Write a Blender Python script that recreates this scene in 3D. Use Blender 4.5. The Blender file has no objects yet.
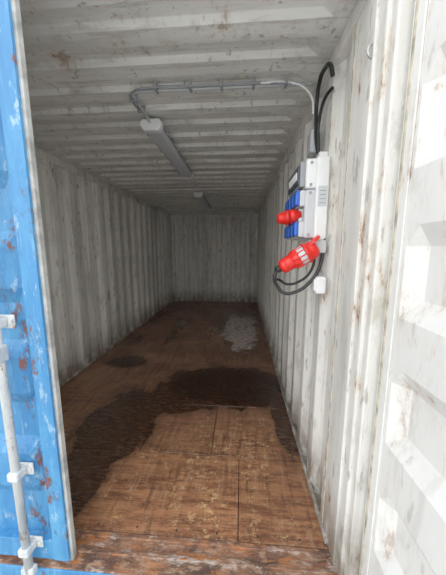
import bpy, bmesh, math, random
from mathutils import Vector, Matrix
random.seed(7)
S=bpy.context.scene
C=bpy.context.collection

# ---------------- dimensions (metres) ----------------
XL,XR=-1.91,0.44
Y0,Y1=1.05,6.90
H=2.39
YD=0.90      # door outer plane

# ---------------- node helpers ----------------
class NT:
    def __init__(s,name):
        s.m=bpy.data.materials.new(name); s.m.use_nodes=True
        s.t=s.m.node_tree; s.b=s.t.nodes['Principled BSDF']
        s.tc=s.t.nodes.new('ShaderNodeTexCoord')
        s.co=s.tc.outputs['Object']
    def lk(s,a,b):
        if hasattr(a,'links') or isinstance(a,bpy.types.NodeSocket): s.t.links.new(a,b)
        else:
            b.default_value=a
    def mp(s,scale=(1,1,1),loc=(0,0,0)):
        n=s.t.nodes.new('ShaderNodeMapping'); n.inputs['Scale'].default_value=scale; n.inputs['Location'].default_value=loc
        s.t.links.new(s.co,n.inputs['Vector']); return n.outputs[0]
    def noise(s,scale,detail=6,rough=.6,stretch=(1,1,1),loc=(0,0,0),dist=0):
        n=s.t.nodes.new('ShaderNodeTexNoise'); n.inputs['Scale'].default_value=scale
        n.inputs['Detail'].default_value=detail; n.inputs['Roughness'].default_value=rough
        n.inputs['Distortion'].default_value=dist
        s.t.links.new(s.mp(stretch,loc),n.inputs['Vector']); return n.outputs[0]
    def ramp(s,v,a,b,c0=0.,c1=1.):
        n=s.t.nodes.new('ShaderNodeMapRange'); n.interpolation_type='SMOOTHSTEP'
        s.lk(v,n.inputs[0]); n.inputs[1].default_value=a; n.inputs[2].default_value=b
        n.inputs[3].default_value=c0; n.inputs[4].default_value=c1; return n.outputs[0]
    def math(s,op,a,b=0.):
        n=s.t.nodes.new('ShaderNodeMath'); n.operation=op; s.lk(a,n.inputs[0]); s.lk(b,n.inputs[1]); return n.outputs[0]
    def mix(s,f,a,b,mode='MIX'):
        n=s.t.nodes.new('ShaderNodeMix'); n.data_type='RGBA'; n.blend_type=mode
        s.lk(f,n.inputs[0])
        for v,i in ((a,6),(b,7)):
            if isinstance(v,tuple): v=(*v,1) if len(v)==3 else v
            s.lk(v,n.inputs[i])
        return n.outputs[2]
    def sep(s):
        n=s.t.nodes.new('ShaderNodeSeparateXYZ'); s.t.links.new(s.co,n.inputs[0]); return n.outputs
    def ell(s,cx,cy,rx,ry,nz,amp=.5,soft=.12):
        X,Y,Z=s.sep()
        dx=s.math('DIVIDE',s.math('SUBTRACT',X,cx),rx); dy=s.math('DIVIDE',s.math('SUBTRACT',Y,cy),ry)
        d=s.math('SQRT',s.math('ADD',s.math('MULTIPLY',dx,dx),s.math('MULTIPLY',dy,dy)))
        d=s.math('ADD',d,s.math('MULTIPLY',s.math('SUBTRACT',nz,.5),amp))
        return s.ramp(d,1-soft,1+soft,1,0)
    def bump(s,v,strength=.3,dist=.01):
        n=s.t.nodes.new('ShaderNodeBump'); n.inputs['Strength'].default_value=strength; n.inputs['Distance'].default_value=dist
        s.t.links.new(v,n.inputs['Height']); s.t.links.new(n.outputs[0],s.b.inputs['Normal'])
    def out(s,col=None,rough=.5,metal=0.):
        if col is not None:
            if isinstance(col,tuple): col=(*col,1)
            s.lk(col,s.b.inputs['Base Color'])
        s.lk(rough,s.b.inputs['Roughness']); s.b.inputs['Metallic'].default_value=metal
        return s.m

def plain(name,col,rough=.5,metal=0.,var=.12):
    n=NT(name); z=n.noise(14,4)
    c=n.mix(n.ramp(z,.35,.7),tuple(min(1,k*(1+var*.4)) for k in col),tuple(k*(1-var) for k in col))
    return n.out(c,rough,metal)

def white_paint(name,base=(.77,.785,.745),grime=(.41,.40,.36),amt=1.,streak=(1,1,.12),rust=1.,low=1.):
    n=NT(name)
    a=n.noise(2.2,8,.65,streak); b=n.noise(9,8,.7,(1,1,.5),(3,1,2)); c=n.noise(26,5,.6,(1,1,.25),(5,3,1))
    sk=n.noise(14,6,.65,(streak[0]*1.2,streak[1]*1.2,streak[2]*.8),(2,8,3))
    col=n.mix(n.ramp(a,.42,.66,0,.6*amt),base,grime)
    col=n.mix(n.ramp(sk,.52,.66,0,.45*amt),col,(.36,.34,.28))
    col=n.mix(n.ramp(b,.52,.70,0,.6*amt),col,(.42,.40,.34))
    col=n.mix(n.ramp(c,.60,.68,0,.65*amt),col,(.25,.225,.18))
    r=n.noise(5,10,.74,(1,1,.35),(11,4,7)); rm=n.ramp(r,.62,.67,0,1)
    halo=n.ramp(r,.565,.65,0,.42*rust)
    col=n.mix(halo,col,(.50,.35,.21))
    col=n.mix(n.math('MULTIPLY',rm,.88*rust),col,(.20,.08,.035))
    Z=n.sep()[2]
    lo=n.math('MULTIPLY',n.ramp(Z,.0,.45,1,0),n.ramp(b,.33,.56,.35,1))
    col=n.mix(n.math('MULTIPLY',lo,.85*low),col,(.15,.11,.075))
    n.bump(b,.15,.01)
    return n.out(col,n.ramp(b,.3,.7,.42,.62))

M_white=white_paint('painted_steel_white',base=(.85,.84,.795))
M_ceil=white_paint('painted_steel_ceiling',(.82,.825,.79),(.45,.45,.42),1.,(.15,1.5,1),.55,0.)
M_door=white_paint('painted_steel_door_inside',(.79,.79,.765),(.58,.58,.55),.5,(1,1,.2),.5,.4)
M_post=white_paint('painted_steel_post',(.77,.765,.725),(.48,.47,.42),.9,(1,1,.10),1.1,1.)

def blue_paint():
    n=NT('painted_steel_blue')
    a=n.noise(5,8,.7,(1,1,.25)); b=n.noise(18,9,.78,(1,1,.35),(2,5,1)); r=n.noise(8,10,.78,(1,1,.5),(9,2,4)); s=n.noise(40,6,.7,(1,1,.08),(3,3,3))
    col=n.mix(n.ramp(a,.4,.65),(.030,.19,.44),(.075,.31,.57))
    col=n.mix(n.ramp(s,.55,.66,0,.35),col,(.24,.46,.64))
    col=n.mix(n.ramp(b,.56,.63,0,.65),col,(.38,.54,.64))
    col=n.mix(n.ramp(r,.54,.61,0,.5),col,(.025,.10,.22))
    col=n.mix(n.ramp(r,.585,.62,0,.95),col,(.16,.055,.025))
    n.bump(b,.3,.008); return n.out(col,n.ramp(b,.3,.7,.4,.6))
M_blue=blue_paint()

def rod_paint():
    n=NT('worn_galvanised_paint'); a=n.noise(20,6,.7,(1,1,.3)); r=n.noise(16,8,.75,(1,1,.6),(4,2,1))
    col=n.mix(n.ramp(a,.4,.7),(.62,.65,.65),(.40,.46,.49)); col=n.mix(n.ramp(r,.55,.61,0,.9),col,(.24,.10,.045))
    n.bump(r,.3,.006); return n.out(col,.5)
M_rod=rod_paint()

def rust_mat():
    n=NT('rusty_sill_steel'); a=n.noise(9,9,.75,(.6,1.6,1)); b=n.noise(40,8,.75,(.4,1,1),(3,3,3)); c=n.noise(5,9,.75,(1,3,1),(7,1,2)); d=n.noise(14,9,.8,(.5,2,1),(1,6,2))
    col=n.mix(n.ramp(a,.40,.60),(.26,.12,.065),(.08,.042,.03))
    col=n.mix(n.ramp(b,.50,.60,0,.75),col,(.42,.27,.18)); col=n.mix(n.ramp(c,.55,.60,0,.75),col,(.46,.39,.34))
    col=n.mix(n.ramp(d,.53,.59,0,.9),col,(.42,.15,.045))
    n.bump(b,.6,.01); return n.out(col,.5)
M_rust=rust_mat()

M_black=plain('black_rubber',(.012,.012,.014),.45)
M_gask=plain('door_gasket_rubber',(.42,.43,.41),.6,var=.4)
M_gw=plain('grey_white_plastic',(.54,.56,.58),.35,var=.03)
M_wp=plain('white_plastic',(.78,.79,.79),.35,var=.03)
M_gray=plain('grey_plastic',(.27,.29,.31),.4,var=.05)
M_dark=plain('smoked_window_plastic',(.04,.05,.07),.15)
M_blueP=plain('blue_plastic',(.01,.10,.54),.35,var=.08)
M_red=plain('red_plastic',(.75,.016,.010),.35,var=.08)
M_cond=plain('conduit_grey',(.42,.44,.46),.45)
M_diff=plain('diffuser_polycarbonate',(.56,.58,.62),.3,var=.03)
M_steel=plain('zinc_steel',(.5,.5,.5),.35,.8)
M_caulk=plain('old_sealant',(.50,.45,.35),.7,var=.5)

def floor_mat():
    n=NT('worn_plywood_floor')
    at=n.t.nodes.new('ShaderNodeAttribute'); at.attribute_name='tint'; tint=at.outputs['Fac']
    X,Y,Z=n.sep()
    g=n.noise(5,10,.75,(.5,4,1)); g2=n.noise(22,9,.8,(.6,2.2,1),(2,7,0)); big=n.noise(1.8,8,.65,(1,1,1),(4,2,0))
    speck=n.noise(17,12,.85,(1.,1.5,1),(1,9,3)); edge=n.noise(3.4,10,.66,(1,1,1),(8,1,0),.4); edge2=n.noise(2.1,10,.7,(1.6,.45,1),(3,5,0))
    fib=n.noise(60,6,.7,(.1,1,1),(1,3,3)); drag=n.noise(12,8,.7,(2.2,.22,1),(5,1,1)); fine=n.noise(90,4,.7,(.6,1,1),(1,1,5))
    near=n.ramp(Y,1.2,3.2,1,0)
    dry=n.mix(n.ramp(g,.40,.60),(.37,.165,.075),(.15,.056,.027))
    dry=n.mix(n.ramp(g2,.50,.60,0,.65),dry,(.42,.235,.125))
    dry=n.mix(n.ramp(fib,.52,.64,0,.6),dry,(.09,.038,.020))
    far=n.mix(n.ramp(big,.40,.60),(.31,.165,.105),(.15,.070,.045))
    far=n.mix(n.ramp(g2,.5,.65,0,.45),far,(.38,.25,.175))
    col=n.mix(near,far,dry)
    col=n.mix(n.ramp(drag,.53,.62,0,.6),col,(.075,.034,.020))
    col=n.mix(n.ramp(drag,.45,.36,0,.4),col,(.45,.30,.20))
    sp=n.math('MULTIPLY',n.ramp(speck,.53,.565),n.ramp(edge2,.43,.55,.10,1))
    sp=n.math('MULTIPLY',sp,n.ramp(Y,1.4,2.4,.95,.2))
    col=n.mix(sp,col,(.62,.42,.20))
    tn=n.mix(tint,(.64,.60,.60),(1.24,1.20,1.16)); col=n.mix(1.,col,tn,'MULTIPLY')
    E=((-.14,2.52,.70,.42),(-1.00,1.86,.30,.50),(-1.05,1.32,.20,.40),(.38,2.0,.09,.46),(-.66,2.2,.34,.20),(-1.45,3.0,.25,.16))
    w=None;hal=None
    for i,e in enumerate(E):
        k=n.ell(*e,edge,1.25,.05); h=n.ell(e[0],e[1],e[2]*1.2,e[3]*1.2,edge,1.4,.12)
        w=k if w is None else n.math('MAXIMUM',w,k); hal=h if hal is None else n.math('MAXIMUM',hal,h)
    ws=n.math('MULTIPLY',n.ramp(edge2,.53,.58,0,.62),n.ramp(Y,3.0,3.8,0,1))
    w2=n.math('MAXIMUM',w,ws)
    core=n.ell(-.12,2.50,.62,.36,edge,1.2,.12)
    wv=n.math('MAXIMUM',n.ramp(g2,.35,.65,.92,.66),n.math('MULTIPLY',core,.94))
    col=n.mix(n.math('MULTIPLY',hal,.4),col,(.080,.036,.020))
    col=n.mix(n.math('MULTIPLY',w2,wv),col,(.024,.010,.006))
    res=n.math('MULTIPLY',n.ell(0.0,4.5,.30,.95,edge,2.2,.15),n.ramp(speck,.44,.52))
    col=n.mix(n.math('MULTIPLY',res,.85),col,(.78,.72,.69))
    dust=n.noise(60,4,.6,(1,1,1),(6,6,6))
    col=n.mix(n.ramp(dust,.68,.72,0,.75),col,(.6,.55,.5))
    r=n.math('SUBTRACT',n.ramp(g2,.3,.7,.40,.60),n.math('MULTIPLY',w2,.24))
    r=n.math('SUBTRACT',r,n.ramp(Y,2.8,4.2,0,.12))
    n.bump(fine,.16,.003)
    return n.out(col,r)
M_floor=floor_mat()

def ground_mat():
    n=NT('wet_concrete_yard'); a=n.noise(1.5,8,.65); b=n.noise(40,6,.7)
    col=n.mix(n.ramp(a,.35,.65),(.42,.41,.38),(.30,.29,.27)); col=n.mix(n.ramp(b,.5,.7,0,.5),col,(.18,.17,.16))
    n.bump(b,.3,.01); return n.out(col,.7)
M_ground=ground_mat()

# ---------------- mesh helpers ----------------
def obj(name,bm,mats,parent=None,smooth=False):
    me=bpy.data.meshes.new(name); bm.normal_update(); bm.to_mesh(me); bm.free()
    for m in (mats if isinstance(mats,(list,tuple)) else [mats]): me.materials.append(m)
    if smooth:
        for p in me.polygons: p.use_smooth=True
    o=bpy.data.objects.new(name,me); C.objects.link(o)
    if parent: o.parent=parent
    return o
def empty(name,loc=(0,0,0)):
    e=bpy.data.objects.new(name,None); e.empty_display_size=.1; C.objects.link(e); return e
def addbox(bm,a,b,mi=0,bev=0.,M=None,seg=2):
    lo=[min(a[i],b[i]) for i in range(3)]; hi=[max(a[i],b[i]) for i in range(3)]
    t=bmesh.new(); r=bmesh.ops.create_cube(t,size=1)
    for v in t.verts: v.co=Vector([(lo[i]+hi[i])/2+v.co[i]*(hi[i]-lo[i]) for i in range(3)])
    if bev>0: bmesh.ops.bevel(t,geom=t.edges[:],offset=bev,segments=seg,profile=.5,affect='EDGES')
    merge(bm,t,mi,M)
def merge(bm,t,mi=0,M=None,smooth=False):
    if M is not None: t.transform(M)
    vm={v:bm.verts.new(v.co) for v in t.verts}
    for f in t.faces:
        try:
            nf=bm.faces.new([vm[v] for v in f.verts]); nf.material_index=mi; nf.smooth=smooth
        except ValueError: pass
    t.free()
def lathe(bm,p0,p1,prof,mi=0,seg=28):
    p0=Vector(p0);p1=Vector(p1); d=p1-p0; q=d.to_track_quat('Z','Y').to_matrix()
    rings=[]
    for s,r in prof:
        rings.append([bm.verts.new(p0+d*s+q@Vector((r*math.cos(2*math.pi*i/seg),r*math.sin(2*math.pi*i/seg),0))) for i in range(seg)])
    for k in range(len(rings)-1):
        for i in range(seg):
            f=bm.faces.new([rings[k][i],rings[k][(i+1)%seg],rings[k+1][(i+1)%seg],rings[k+1][i]]); f.material_index=mi; f.smooth=True
    f=bm.faces.new(list(reversed(rings[0]))); f.material_index=mi
    f=bm.faces.new(rings[-1]); f.material_index=mi
def cyl(bm,p0,p1,r,mi=0,seg=20): lathe(bm,p0,p1,[(0,r),(1,r)],mi,seg)
def tube(name,pts,r,mat,parent=None,res=12):
    cu=bpy.data.curves.new(name,'CURVE'); cu.dimensions='3D'; cu.bevel_depth=r; cu.bevel_resolution=4; cu.resolution_u=res; cu.use_fill_caps=True
    sp=cu.splines.new('BEZIER'); sp.bezier_points.add(len(pts)-1)
    for b,p in zip(sp.bezier_points,pts): b.co=p; b.handle_left_type=b.handle_right_type='AUTO'
    cu.materials.append(mat)
    o=bpy.data.objects.new(name,cu); C.objects.link(o)
    if parent:o.parent=parent
    return o
def trap_profile(s0,s1,pitch,flat,slope,depth,first=0.):
    pts=[(s0,0.)]; s=s0+first
    while s+pitch<=s1+1e-6:
        for q,o in ((flat/2,0),(flat/2+slope,depth),(pitch-flat/2-slope,depth),(pitch-flat/2,0)):
            pts.append((s+q,o))
        s+=pitch
    pts.append((s1,0.)); return pts
def sheet(name,prof,fn,zs,mats,inward,thick=.003):
    bm=bmesh.new(); cols=[]
    for s,o in prof: cols.append([bm.verts.new(fn(s,o,z)) for z in zs])
    for a,b in zip(cols,cols[1:]):
        for k in range(len(zs)-1):
            bm.faces.new([a[k],b[k],b[k+1],a[k+1]])
    bm.normal_update(); bm.faces.ensure_lookup_table()
    if bm.faces[0].normal.dot(Vector(inward))<0: bmesh.ops.reverse_faces(bm,faces=bm.faces[:])
    o=obj(name,bm,mats)
    m=o.modifiers.new('sheet_thickness','SOLIDIFY'); m.thickness=thick; m.offset=-1; m.material_offset=1; m.material_offset_rim=0
    b=o.modifiers.new('rolled_bends','BEVEL'); b.width=.006; b.segments=2; b.limit_method='ANGLE'; b.angle_limit=math.radians(25)
    return o

# ---------------- container shell ----------------
GZ=-.165
sp=trap_profile(Y0+.10,Y1,.278,.075,.060,.038)
zs=[0,.6,1.2,1.8,2.36]
sheet('wall_right',sp,lambda s,o,z:(XR+o,s,z),zs,[M_white,M_blue],(-1,0,0))
sheet('wall_left',sp,lambda s,o,z:(XL-o,s,z),zs,[M_white,M_blue],(1,0,0))
bp=trap_profile(XL,XR,.2611,.10,.035,.045)
sheet('wall_back',bp,lambda s,o,z:(s,Y1+o,z),zs,[M_white,M_blue],(0,-1,0))

bm=bmesh.new()
prof=trap_profile(Y0-.03,Y1+.05,.209,.095,.018,.026,.03)
xs=[(XL-.04,0),(XL+.07,0),(XL+.12,1),(-1.2,1),(-.4,1),(XR-.12,1),(XR-.07,0),(XR+.04,0)]
cols=[[bm.verts.new((x,s,H+o*k)) for x,k in xs] for s,o in prof]
for a,b in zip(cols,cols[1:]):
    for k in range(len(xs)-1): bm.faces.new([a[k],b[k],b[k+1],a[k+1]])
bm.normal_update(); bm.faces.ensure_lookup_table()
if bm.faces[0].normal.z>0: bmesh.ops.reverse_faces(bm,faces=bm.faces[:])
o=obj('ceiling',bm,[M_ceil,M_blue])
m=o.modifiers.new('sheet_thickness','SOLIDIFY'); m.thickness=.003; m.material_offset=1; m.offset=-1
b=o.modifiers.new('bends','BEVEL'); b.width=.005;b.segments=2;b.limit_method='ANGLE';b.angle_limit=math.radians(20)

def rail(name,x0,x1,z0,z1,y0=Y0,y1=Y1,mat=M_white,bev=.003):
    bm=bmesh.new(); addbox(bm,(x0,y0,z0),(x1,y1,z1),0,bev); return obj(name,bm,[mat])
rail('trim_1',XR-.006,XR+.05,H-.075,H-.001)
rail('trim_2',XL-.05,XL+.006,H-.075,H-.001)
rail('trim_3',XR-.012,XR+.004,.0,.028,Y0+.02)
rail('trim_4',XL-.004,XL+.012,.0,.028,Y0+.02)
bm=bmesh.new(); addbox(bm,(XL+.01,Y1-.006,H-.075),(XR-.01,Y1+.05,H-.003),0,.003); obj('trim_5',bm,[M_white])
for nm,s,x in (('trim_6',1,XR),('trim_7',-1,XL)):
    bm=bmesh.new(); addbox(bm,(x,Y0,GZ+.03),(x+s*.05,Y1+.05,-.002),0,.004); addbox(bm,(x,Y0,-.003),(x+s*.046,Y1+.04,.003),1,.001); obj(nm,bm,[M_blue,M_white])
bm=bmesh.new(); addbox(bm,(XL,Y1+.0,GZ+.03),(XR,Y1+.055,.004),0,.003); obj('trim_8',bm,[M_white])

# plywood floor boards
bm=bmesh.new()
lay=bm.verts.layers.float.new('tint')
rows=[(1.05,1.57,[-1.2,-.0,]),(1.57,2.14,[-1.3,-.72,-.2]),(2.14,3.0,[-1.5,-.45,]),(3.0,3.75,[-.9,.05]),(3.75,4.9,[-1.1,-.3]),(4.9,6.0,[-.9,.0]),(6.0,Y1,[-1.2,-.4])]
tn=[[.3,.7,.5],[.35,.5,.38,.5],[.65,.45,.35],[.7,.75,.5],[.5,.7,.6],[.7,.55,.6],[.5,.6,.5]]
for (a,b,cs),tt in zip(rows,tn):
    ee=[XL]+cs+[XR]
    for i in range(len(ee)-1):
        t=bmesh.new(); r=bmesh.ops.create_cube(t,size=1); g=.0022
        lo=(ee[i]+g,a+g,-.028); hi=(ee[i+1]-g,b-g,random.uniform(-.002,.0))
        for v in t.verts: v.co=Vector([(lo[k]+hi[k])/2+v.co[k]*(hi[k]-lo[k]) for k in range(3)])
        bmesh.ops.bevel(t,geom=t.edges[:],offset=.002,segments=1,affect='EDGES')
        n0=len(bm.verts); merge(bm,t,0)
        bm.verts.ensure_lookup_table()
        for v in bm.verts[n0:]: v[lay]=tt[i]
for (a,b,cs) in rows[:5]:
    for yy in (a+.03,b-.03):
        x=XL+.12
        while x<XR-.05:
            lathe(bm,(x,yy,-.004),(x,yy,.0012),[(0,.005),(1,.0048)],1,10); x+=.21
addbox(bm,(XL,Y0,-.05),(XR,Y1,-.029),1)
obj('floor',bm,[M_floor,plain('floor_screw_dark',(.04,.025,.018),.6)])

# door sill with lips
bm=bmesh.new()
addbox(bm,(XL-.06,.885,GZ),(XR+.06,Y0-.003,-.012),1,.004)
addbox(bm,(XL,.89,-.013),(XR,Y0-.004,-.006),0,.002)
addbox(bm,(XL,Y0-.028,-.008),(XR,Y0-.004,.004),0,.003)
addbox(bm,(XL,.955,-.008),(XR,.975,.0),0,.003)
addbox(bm,(XR-.001,.89,-.013),(XR+.058,Y0+.05,-.0045),0,.001)
obj('door_sill',bm,[M_rust,M_blue])
bm=bmesh.new()
addbox(bm,(XL+.001,.965,H-.036),(XR-.001,Y0-.035,H-.002),0,.005)
addbox(bm,(XL-.05,.965,H+.002),(XR+.05,Y0-.033,H+.03),0,.005)
obj('door_header',bm,[M_blue])
def post(name,sx,x):
    bm=bmesh.new()
    f=lambda a,b,mi,bev=.003: addbox(bm,(x+sx*a[0],a[1],a[2]),(x+sx*b[0],b[1],b[2]),mi,bev)
    f((0,.99,-.004),(.012,Y0+.10,H-.045),0)
    f((.010,.935,-.004),(.060,1.02,H-.045),0,.006)
    f((.022,.897,-.004),(.080,.985,H-.045),0,.006)
    f((.083,.915,GZ),(.12,Y0+.06,H-.002),1,.006)
    f((-.003,Y0+.094,.0),(.004,Y0+.104,H-.08),2,.001)
    return obj(name,bm,[M_post,M_blue,M_caulk])
post('corner_post',1,XR)
post('corner_post',-1,XL)
for sx,x in ((1,XR),(-1,XL)):
    bm=bmesh.new(); addbox(bm,(x,Y1-.005,GZ),(x+sx*.06,Y1+.06,H),1,.004)
    addbox(bm,(x-sx*.004,Y1-.03,0),(x+sx*.03,Y1+.002,H-.08),0,.003)
    obj('corner_post',bm,[M_white,M_blue])

# ---------------- doors ----------------
def door(name,to_world,edge_mat):
    root=empty(name)
    W=1.15; zb,zt=.02,H-.045
    def P(u,w,z): return Vector(to_world(u,w,z))
    def bx(bm,a,b,mi,bev=.003):
        A=P(*a);B=P(*b); addbox(bm,A,B,mi,bev)
    bm=bmesh.new()
    for (a,b) in (((0,zb),(.055,zt)),((W-.07,zb),(W,zt))):
        bx(bm,(a[0],.000,a[1]),(b[0],.006,b[1]),0); bx(bm,(a[0],.0055,a[1]),(b[0],.046,b[1]),2,.003); bx(bm,(a[0],.0455,a[1]),(b[0],.05,b[1]),1,.001)
    for z0,z1 in ((zb,zb+.10),(zt-.10,zt)):
        bx(bm,(.054,.001,z0),(W-.069,.006,z1),0,.001); bx(bm,(.054,.0055,z0),(W-.069,.048,z1),1,.003)
    obj('frame',bm,[M_door,M_blue,edge_mat],root)
    us=[(.054,0),(.068,0),(.120,1),(W*.5,1),(W-.135,1),(W-.095,0),(W-.069,0)]
    z0,z1=zb+.099,zt-.099; n=4; p=.445
    zp=[(z0,0)]
    for k in range(n):
        s=z0+.13+k*p
        zp+= [(s+p*.20,0),(s+p*.34,1),(s+p*.70,1),(s+p*.84,0)]
    zp.append((z1,0))
    bm=bmesh.new()
    cols=[[bm.verts.new(P(u,.006+.036*k*q,z)) for u,k in us] for z,q in zp]
    for a,b in zip(cols,cols[1:]):
        for i in range(len(us)-1): bm.faces.new([a[i],b[i],b[i+1],a[i+1]])
    bm.normal_update()
    inn=(P(0,0,0)-P(0,1,0))
    bm.faces.ensure_lookup_table()
    if bm.faces[0].normal.dot(inn)<0: bmesh.ops.reverse_faces(bm,faces=bm.faces[:])
    o=obj('panel',bm,[M_door,M_blue],root)
    m=o.modifiers.new('t','SOLIDIFY'); m.thickness=.003;m.offset=-1;m.material_offset=1
    b=o.modifiers.new('b','BEVEL'); b.width=.012;b.segments=4;b.limit_method='ANGLE';b.angle_limit=math.radians(15)
    bm=bmesh.new()
    bx(bm,(-.010,.012,zb-.01),(.004,.038,zt+.01),0,.004); bx(bm,(W-.004,.012,zb-.01),(W+.012,.038,zt+.01),0,.004)
    bx(bm,(-.01,.012,zb-.014),(W+.01,.038,zb+.002),0,.004); bx(bm,(-.01,.012,zt-.002),(W+.01,.038,zt+.012),0,.004)
    bx(bm,(.012,-.004,zb),(.022,.002,zt),1,.002)
    obj('gasket',bm,[M_gask,M_caulk],root)
    bm=bmesh.new()
    for u in (.42,W-.165):
        cyl(bm,P(u,.085,zb-.02),P(u,.085,zt+.02),.0165,0,24)
        for z in (zb+.10,.50,1.16,1.75,zt-.12):
            bx(bm,(u-.05,.048,z-.028),(u+.05,.056,z+.028),0,.004)
            bx(bm,(u-.024,.054,z-.020),(u+.024,.108,z+.020),0,.008)
            for du in (-.038,.038): cyl(bm,P(u+du,.055,z),P(u+du,.062,z),.008,0,8)
        for z in (zb-.01,zt+.01):
            bx(bm,(u-.03,.07,z-.02),(u+.03,.10,z+.02),0,.006)
        z=1.04
        bx(bm,(u-.022,.065,z-.035),(u+.022,.115,z+.035),0,.008)
        bx(bm,(u-.40 if u>.6 else u-.32,.105,z-.016),(u+.02,.117,z+.016),0,.005)
        bx(bm,(u-.30,.048,z-.05),(u-.22,.10,z-.02),0,.005)
    obj('locking_bars',bm,[M_rod],root)
    bm=bmesh.new()
    for z in (.2,.9,1.6,2.15):
        bx(bm,(-.004,.046,z-.05),(.12,.058,z+.05),0,.004); cyl(bm,P(-.008,.066,z-.06),P(-.008,.066,z+.06),.014,0,14)
    obj('hinges',bm,[M_blue],root)
    return root
door('door_1',lambda u,w,z:(XL-.015+u,YD+.05-w,z),M_blue)
door('door_2',lambda u,w,z:(.497+w,.882-u,z),M_white)

# ---------------- strip lights ----------------
def strip_light(x,y0,y1):
    r=empty('strip_light'); z=H
    bm=bmesh.new()
    def prism(ya,yb,sec,mi,end_in=0.):
        n=len(sec); A=[bm.verts.new((x+a*(1-end_in),ya,z-b)) for a,b in sec]; B=[bm.verts.new((x+a*(1-end_in),yb,z-b)) for a,b in sec]
        for i in range(n):
            f=bm.faces.new([A[i],A[(i+1)%n],B[(i+1)%n],B[i]]); f.material_index=mi
        bm.faces.new(A[::-1]).material_index=mi; bm.faces.new(B).material_index=mi
    prism(y0+.03,y1-.03,[(-.05,.022),(.05,.022),(.070,.05),(.070,.066),(-.070,.066),(-.070,.05)],0)
    obj('housing',bm,[M_gray],r)
    bm=bmesh.new()
    prism(y0+.025,y1-.025,[(-.066,.064),(.066,.064),(.062,.085),(.042,.098),(-.042,.098),(-.062,.085)],0)
    o=obj('diffuser',bm,[M_diff],r); b=o.modifiers.new('b','BEVEL'); b.width=.008;b.segments=3
    bm=bmesh.new()
    for ya,yb in ((y0,y0+.06),(y1-.06,y1)):
        prism(ya,yb,[(-.060,.026),(.060,.026),(.080,.05),(.080,.07),(.055,.106),(-.055,.106),(-.080,.07),(-.080,.05)],0)
    o=obj('end_caps',bm,[M_wp],r); b=o.modifiers.new('b','BEVEL'); b.width=.014;b.segments=3
    bm=bmesh.new()
    for yy in (y0+.2,y1-.2): addbox(bm,(x-.045,yy-.02,z-.024),(x+.045,yy+.02,z+.0),0,.002)
    for k in range(4):
        yy=y0+.15+k*(y1-y0-.3)/3
        for s in(-1,1): addbox(bm,(x+s*.068,yy-.014,z-.078),(x+s*.078,yy+.014,z-.048),0,.002)
    obj('clips',bm,[M_steel],r)
    return r
strip_light(-.65,1.88,3.15)
strip_light(-.70,4.15,5.42)

# ---------------- conduit run on ceiling ----------------
cr=empty('cable_conduit'); zc=H-.028; yc=1.585
tube('conduit_cross',[(.385,yc,zc),(.1,yc,zc),(-.2,yc,zc),(-.45,yc,zc),(-.60,yc,zc),(-.645,yc+.012,zc),(-.66,yc+.06,zc),(-.66,yc+.2,zc-.005),(-.65,1.90,zc-.03)],.009,M_cond,cr)
tube('cable_cross',[(.30,yc-.03,zc-.012),(.1,yc-.028,zc+.002),(-.2,yc-.028,zc+.002),(-.55,yc-.028,zc),(-.63,yc-.01,zc),(-.685,yc+.08,zc),(-.685,yc+.22,zc)],.006,M_gray,cr)
tube('cable_link',[(-.65,3.12,H-.05),(-.64,3.3,zc+.008),(-.66,3.8,zc+.01),(-.70,4.0,zc+.008),(-.70,4.17,H-.05)],.007,M_wp,cr)
tube('cable_droop',[(.10,yc-.028,zc),(.25,yc-.03,zc-.006),(.33,yc-.03,zc-.03),(.385,yc-.02,zc-.085),(.40,yc-.01,zc-.16)],.006,M_wp,cr)
bm=bmesh.new()
for x in (-.5,-.3,-.12,.06,.24):
    addbox(bm,(x-.008,yc-.042,zc-.012),(x+.008,yc+.016,H-.001),0,.003)
for y in (1.66,1.78): addbox(bm,(-.70,y-.008,zc-.013),(-.645,y+.008,H-.001),0,.003)
for y in (3.4,3.75): addbox(bm,(-.675,y-.008,zc-.002),(-.64,y+.008,H-.001),0,.002)
obj('conduit_clips',bm,[M_gray],cr)

# ---------------- power distribution board ----------------
db=empty('power_distribution_board')
by0,by1=1.35,1.70; bz0,bz1=1.49,1.905
bm=bmesh.new()
addbox(bm,(.375,by0,bz0),(.439,by1,bz1),0,.012,seg=3)
addbox(bm,(.325,by0+.012,bz0+.012),(.380,by1-.012,1.748),1,.012,seg=3)
addbox(bm,(.325,by0+.012,1.752),(.380,by1-.012,bz1-.008),0,.012,seg=3)
addbox(bm,(.395,by0+.05,bz1-.005),(.439,by0+.11,bz1+.035),0,.004)
addbox(bm,(.395,by1-.11,bz1-.005),(.439,by1-.05,bz1+.035),0,.004)
for z in (bz0+.03,1.73,1.77,bz1-.03): cyl(bm,(.350,by0+.0115,z),(.350,by0+.008,z),.007,2,12)
addbox(bm,(.385,by0-.0015,1.66),(.430,by0+.001,1.76),1,.0005)
for k in range(4): addbox(bm,(.392,by0-.0022,1.675+k*.02),(.424,by0-.001,1.679+k*.02),2,0)
obj('enclosure',bm,[M_wp,M_gw,M_gray],db)
bm=bmesh.new()
addbox(bm,(.298,by0+.025,1.762),(.328,by1-.025,1.888),0,.008)
addbox(bm,(.290,by0+.045,1.778),(.300,by1-.045,1.872),1,.004)
for k in range(8): addbox(bm,(.286,by0+.07+k*.026,1.805),(.292,by0+.088+k*.026,1.845),2,.001)
obj('breaker_window',bm,[M_gray,M_dark,M_wp],db)
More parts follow.
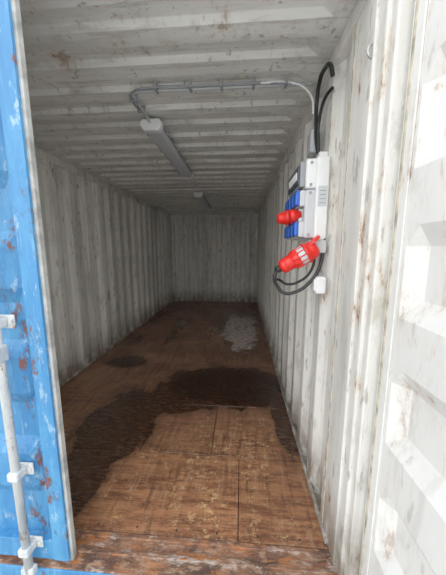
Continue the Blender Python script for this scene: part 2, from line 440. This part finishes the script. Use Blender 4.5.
def socket(bm,y,z,mi):
    addbox(bm,(.300,y-.038,z-.04),(.328,y+.038,z+.04),0,.006)
    addbox(bm,(.278,y-.033,z-.034),(.304,y+.033,z+.034),mi,.008)
    cyl(bm,(.29,y-.03,z+.036),(.29,y+.03,z+.036),.006,mi,12)
bm=bmesh.new()
for y in (1.405,1.49,1.575,1.655): socket(bm,y,1.705,1)
for y in (1.405,1.49,1.575,1.655): socket(bm,y,1.548,1)
obj('schuko_sockets',bm,[M_gw,M_blueP],db)
bm=bmesh.new()
addbox(bm,(.305,1.405,1.590),(.328,1.565,1.660),1,.006)
lathe(bm,(.32,1.50,1.630),(.205,1.50,1.618),[(0,.032),(.35,.032),(.36,.042),(.6,.042),(.62,.035),(.9,.030),(1,.020)],0)
lathe(bm,(.32,1.43,1.630),(.262,1.43,1.620),[(0,.030),(.5,.032),(.52,.036),(.9,.036),(1,.03)],0)
obj('red_socket_cap',bm,[M_red,M_gw],db)
bm=bmesh.new()
addbox(bm,(.35,by0-.015,1.425),(.438,by0+.09,1.492),1,.01)
a=Vector((.390,1.335,1.455)); b=Vector((.210,1.36,1.345))
lathe(bm,a,a+(b-a)*.30,[(0,.028),(.15,.042),(.5,.049),(.8,.050),(.82,.057),(1,.057)],0)
lid=Matrix.Translation(a+(b-a)*.26+Vector((.02,-.0,.058)))@Matrix.Rotation(math.radians(-40),4,'Y')
t=bmesh.new(); bmesh.ops.create_cone(t,cap_ends=True,segments=28,radius1=.047,radius2=.044,depth=.014)
merge(bm,t,0,lid)
obj('cee_socket',bm,[M_red,M_gw],db)
bm=bmesh.new()
c0=a+(b-a)*.30
lathe(bm,c0,a+(b-a)*.48,[(0,.048),(.1,.051),(.9,.049),(1,.044)],1)
lathe(bm,a+(b-a)*.47,b,[(0,.044),(.1,.048),(.3,.048),(.34,.042),(.7,.038),(.72,.041),(.9,.038),(1,.020)],0)
for k in range(12):
    an=k*math.pi/6; q=(b-a).to_track_quat('Z','Y').to_matrix(); off=q@Vector((math.cos(an)*.048,math.sin(an)*.048,0))
    cyl(bm,c0+off,a+(b-a)*.64+off*.95,.0045,0,8)
d=(b-a).normalized()
lathe(bm,b-d*.004,b+d*.03,[(0,.02),(.6,.019),(1,.011)],2)
obj('cee_plug',bm,[M_red,M_gw,M_black],db)
tube('supply_cord',[b+d*.02,b+Vector((-.030,-.005,-.05)),(.200,1.37,1.245),(.235,1.36,1.210),(.30,1.35,1.22),(.365,1.34,1.275),(.405,1.34,1.34),(.425,1.35,1.42),(.43,1.36,1.50)],.009,M_black,db)
tube('supply_cord_b',[b+d*.02,b+Vector((-.025,.03,-.06)),(.215,1.41,1.275),(.26,1.42,1.25),(.33,1.41,1.27),(.38,1.39,1.33),(.40,1.39,1.44)],.007,M_black,db)
tube('feed_cable_1',[(.425,1.47,1.90),(.415,1.53,2.02),(.412,1.56,2.16),(.41,1.555,2.26),(.405,1.50,2.325),(.405,1.42,2.33),(.41,1.35,2.30),(.42,1.34,2.25)],.0105,M_black,db)
tube('feed_cable_2',[(.42,1.50,1.90),(.415,1.50,2.0),(.41,1.50,2.10),(.41,1.46,2.17),(.415,1.40,2.20),(.43,1.36,2.21)],.0085,M_black,db)
bm=bmesh.new()
for y in (1.47,1.51): cyl(bm,(.42,y,1.895),(.418,y,1.930),.015,0,14)
obj('cable_glands',bm,[M_black],db)
ws=empty('socket_outlet')
bm=bmesh.new(); addbox(bm,(.388,1.305,1.215),(.439,1.39,1.305),0,.010,seg=3); addbox(bm,(.380,1.316,1.23),(.390,1.38,1.292),0,.004)
cyl(bm,(.415,1.352,1.30),(.415,1.352,1.325),.012,1,14); obj('box',bm,[M_wp,M_gray],ws)
jb=empty('junction_box')
bm=bmesh.new(); addbox(bm,(.400,1.58,2.00),(.439,1.68,2.13),0,.006); addbox(bm,(.393,1.587,2.007),(.402,1.673,2.123),0,.003)
cyl(bm,(.42,1.64,2.128),(.42,1.64,2.15),.01,0,12); obj('box',bm,[M_gw],jb)
tube('lashing_ring',[(.446,1.0,2.135),(.430,.995,2.13),(.424,.995,2.112),(.430,.995,2.095),(.446,1.0,2.09)],.004,M_steel)

# ---------------- outside ground ----------------
bm=bmesh.new(); bmesh.ops.create_grid(bm,x_segments=8,y_segments=8,size=30); 
for v in bm.verts: v.co.z=GZ
obj('ground',bm,[M_ground])

# ---------------- light ----------------
w=bpy.data.worlds.new('overcast_sky'); S.world=w; w.use_nodes=True
nt=w.node_tree; bg=nt.nodes['Background']
tc=nt.nodes.new('ShaderNodeTexCoord'); sx=nt.nodes.new('ShaderNodeSeparateXYZ'); mr=nt.nodes.new('ShaderNodeMapRange'); mx=nt.nodes.new('ShaderNodeMix'); mx.data_type='RGBA'
nt.links.new(tc.outputs['Generated'],sx.inputs[0]); nt.links.new(sx.outputs[2],mr.inputs[0]); mr.inputs[1].default_value=0; mr.inputs[2].default_value=.8
nt.links.new(mr.outputs[0],mx.inputs[0]); mx.inputs[6].default_value=(1,.99,.97,1); mx.inputs[7].default_value=(.93,.955,1,1)
nt.links.new(mx.outputs[2],bg.inputs[0]); bg.inputs[1].default_value=2.75
S.view_settings.view_transform='Standard'; S.view_settings.exposure=0; S.view_settings.gamma=1.15

# ---------------- camera ----------------
cam=bpy.data.cameras.new('camera'); co=bpy.data.objects.new('camera',cam); C.objects.link(co)
cam.sensor_fit='VERTICAL'; cam.sensor_height=36; cam.lens=250/575*36; cam.clip_start=.02
co.location=(0,0,1.44)
co.rotation_euler=(math.radians(90-8.5),0,math.radians(4.1))
S.camera=co
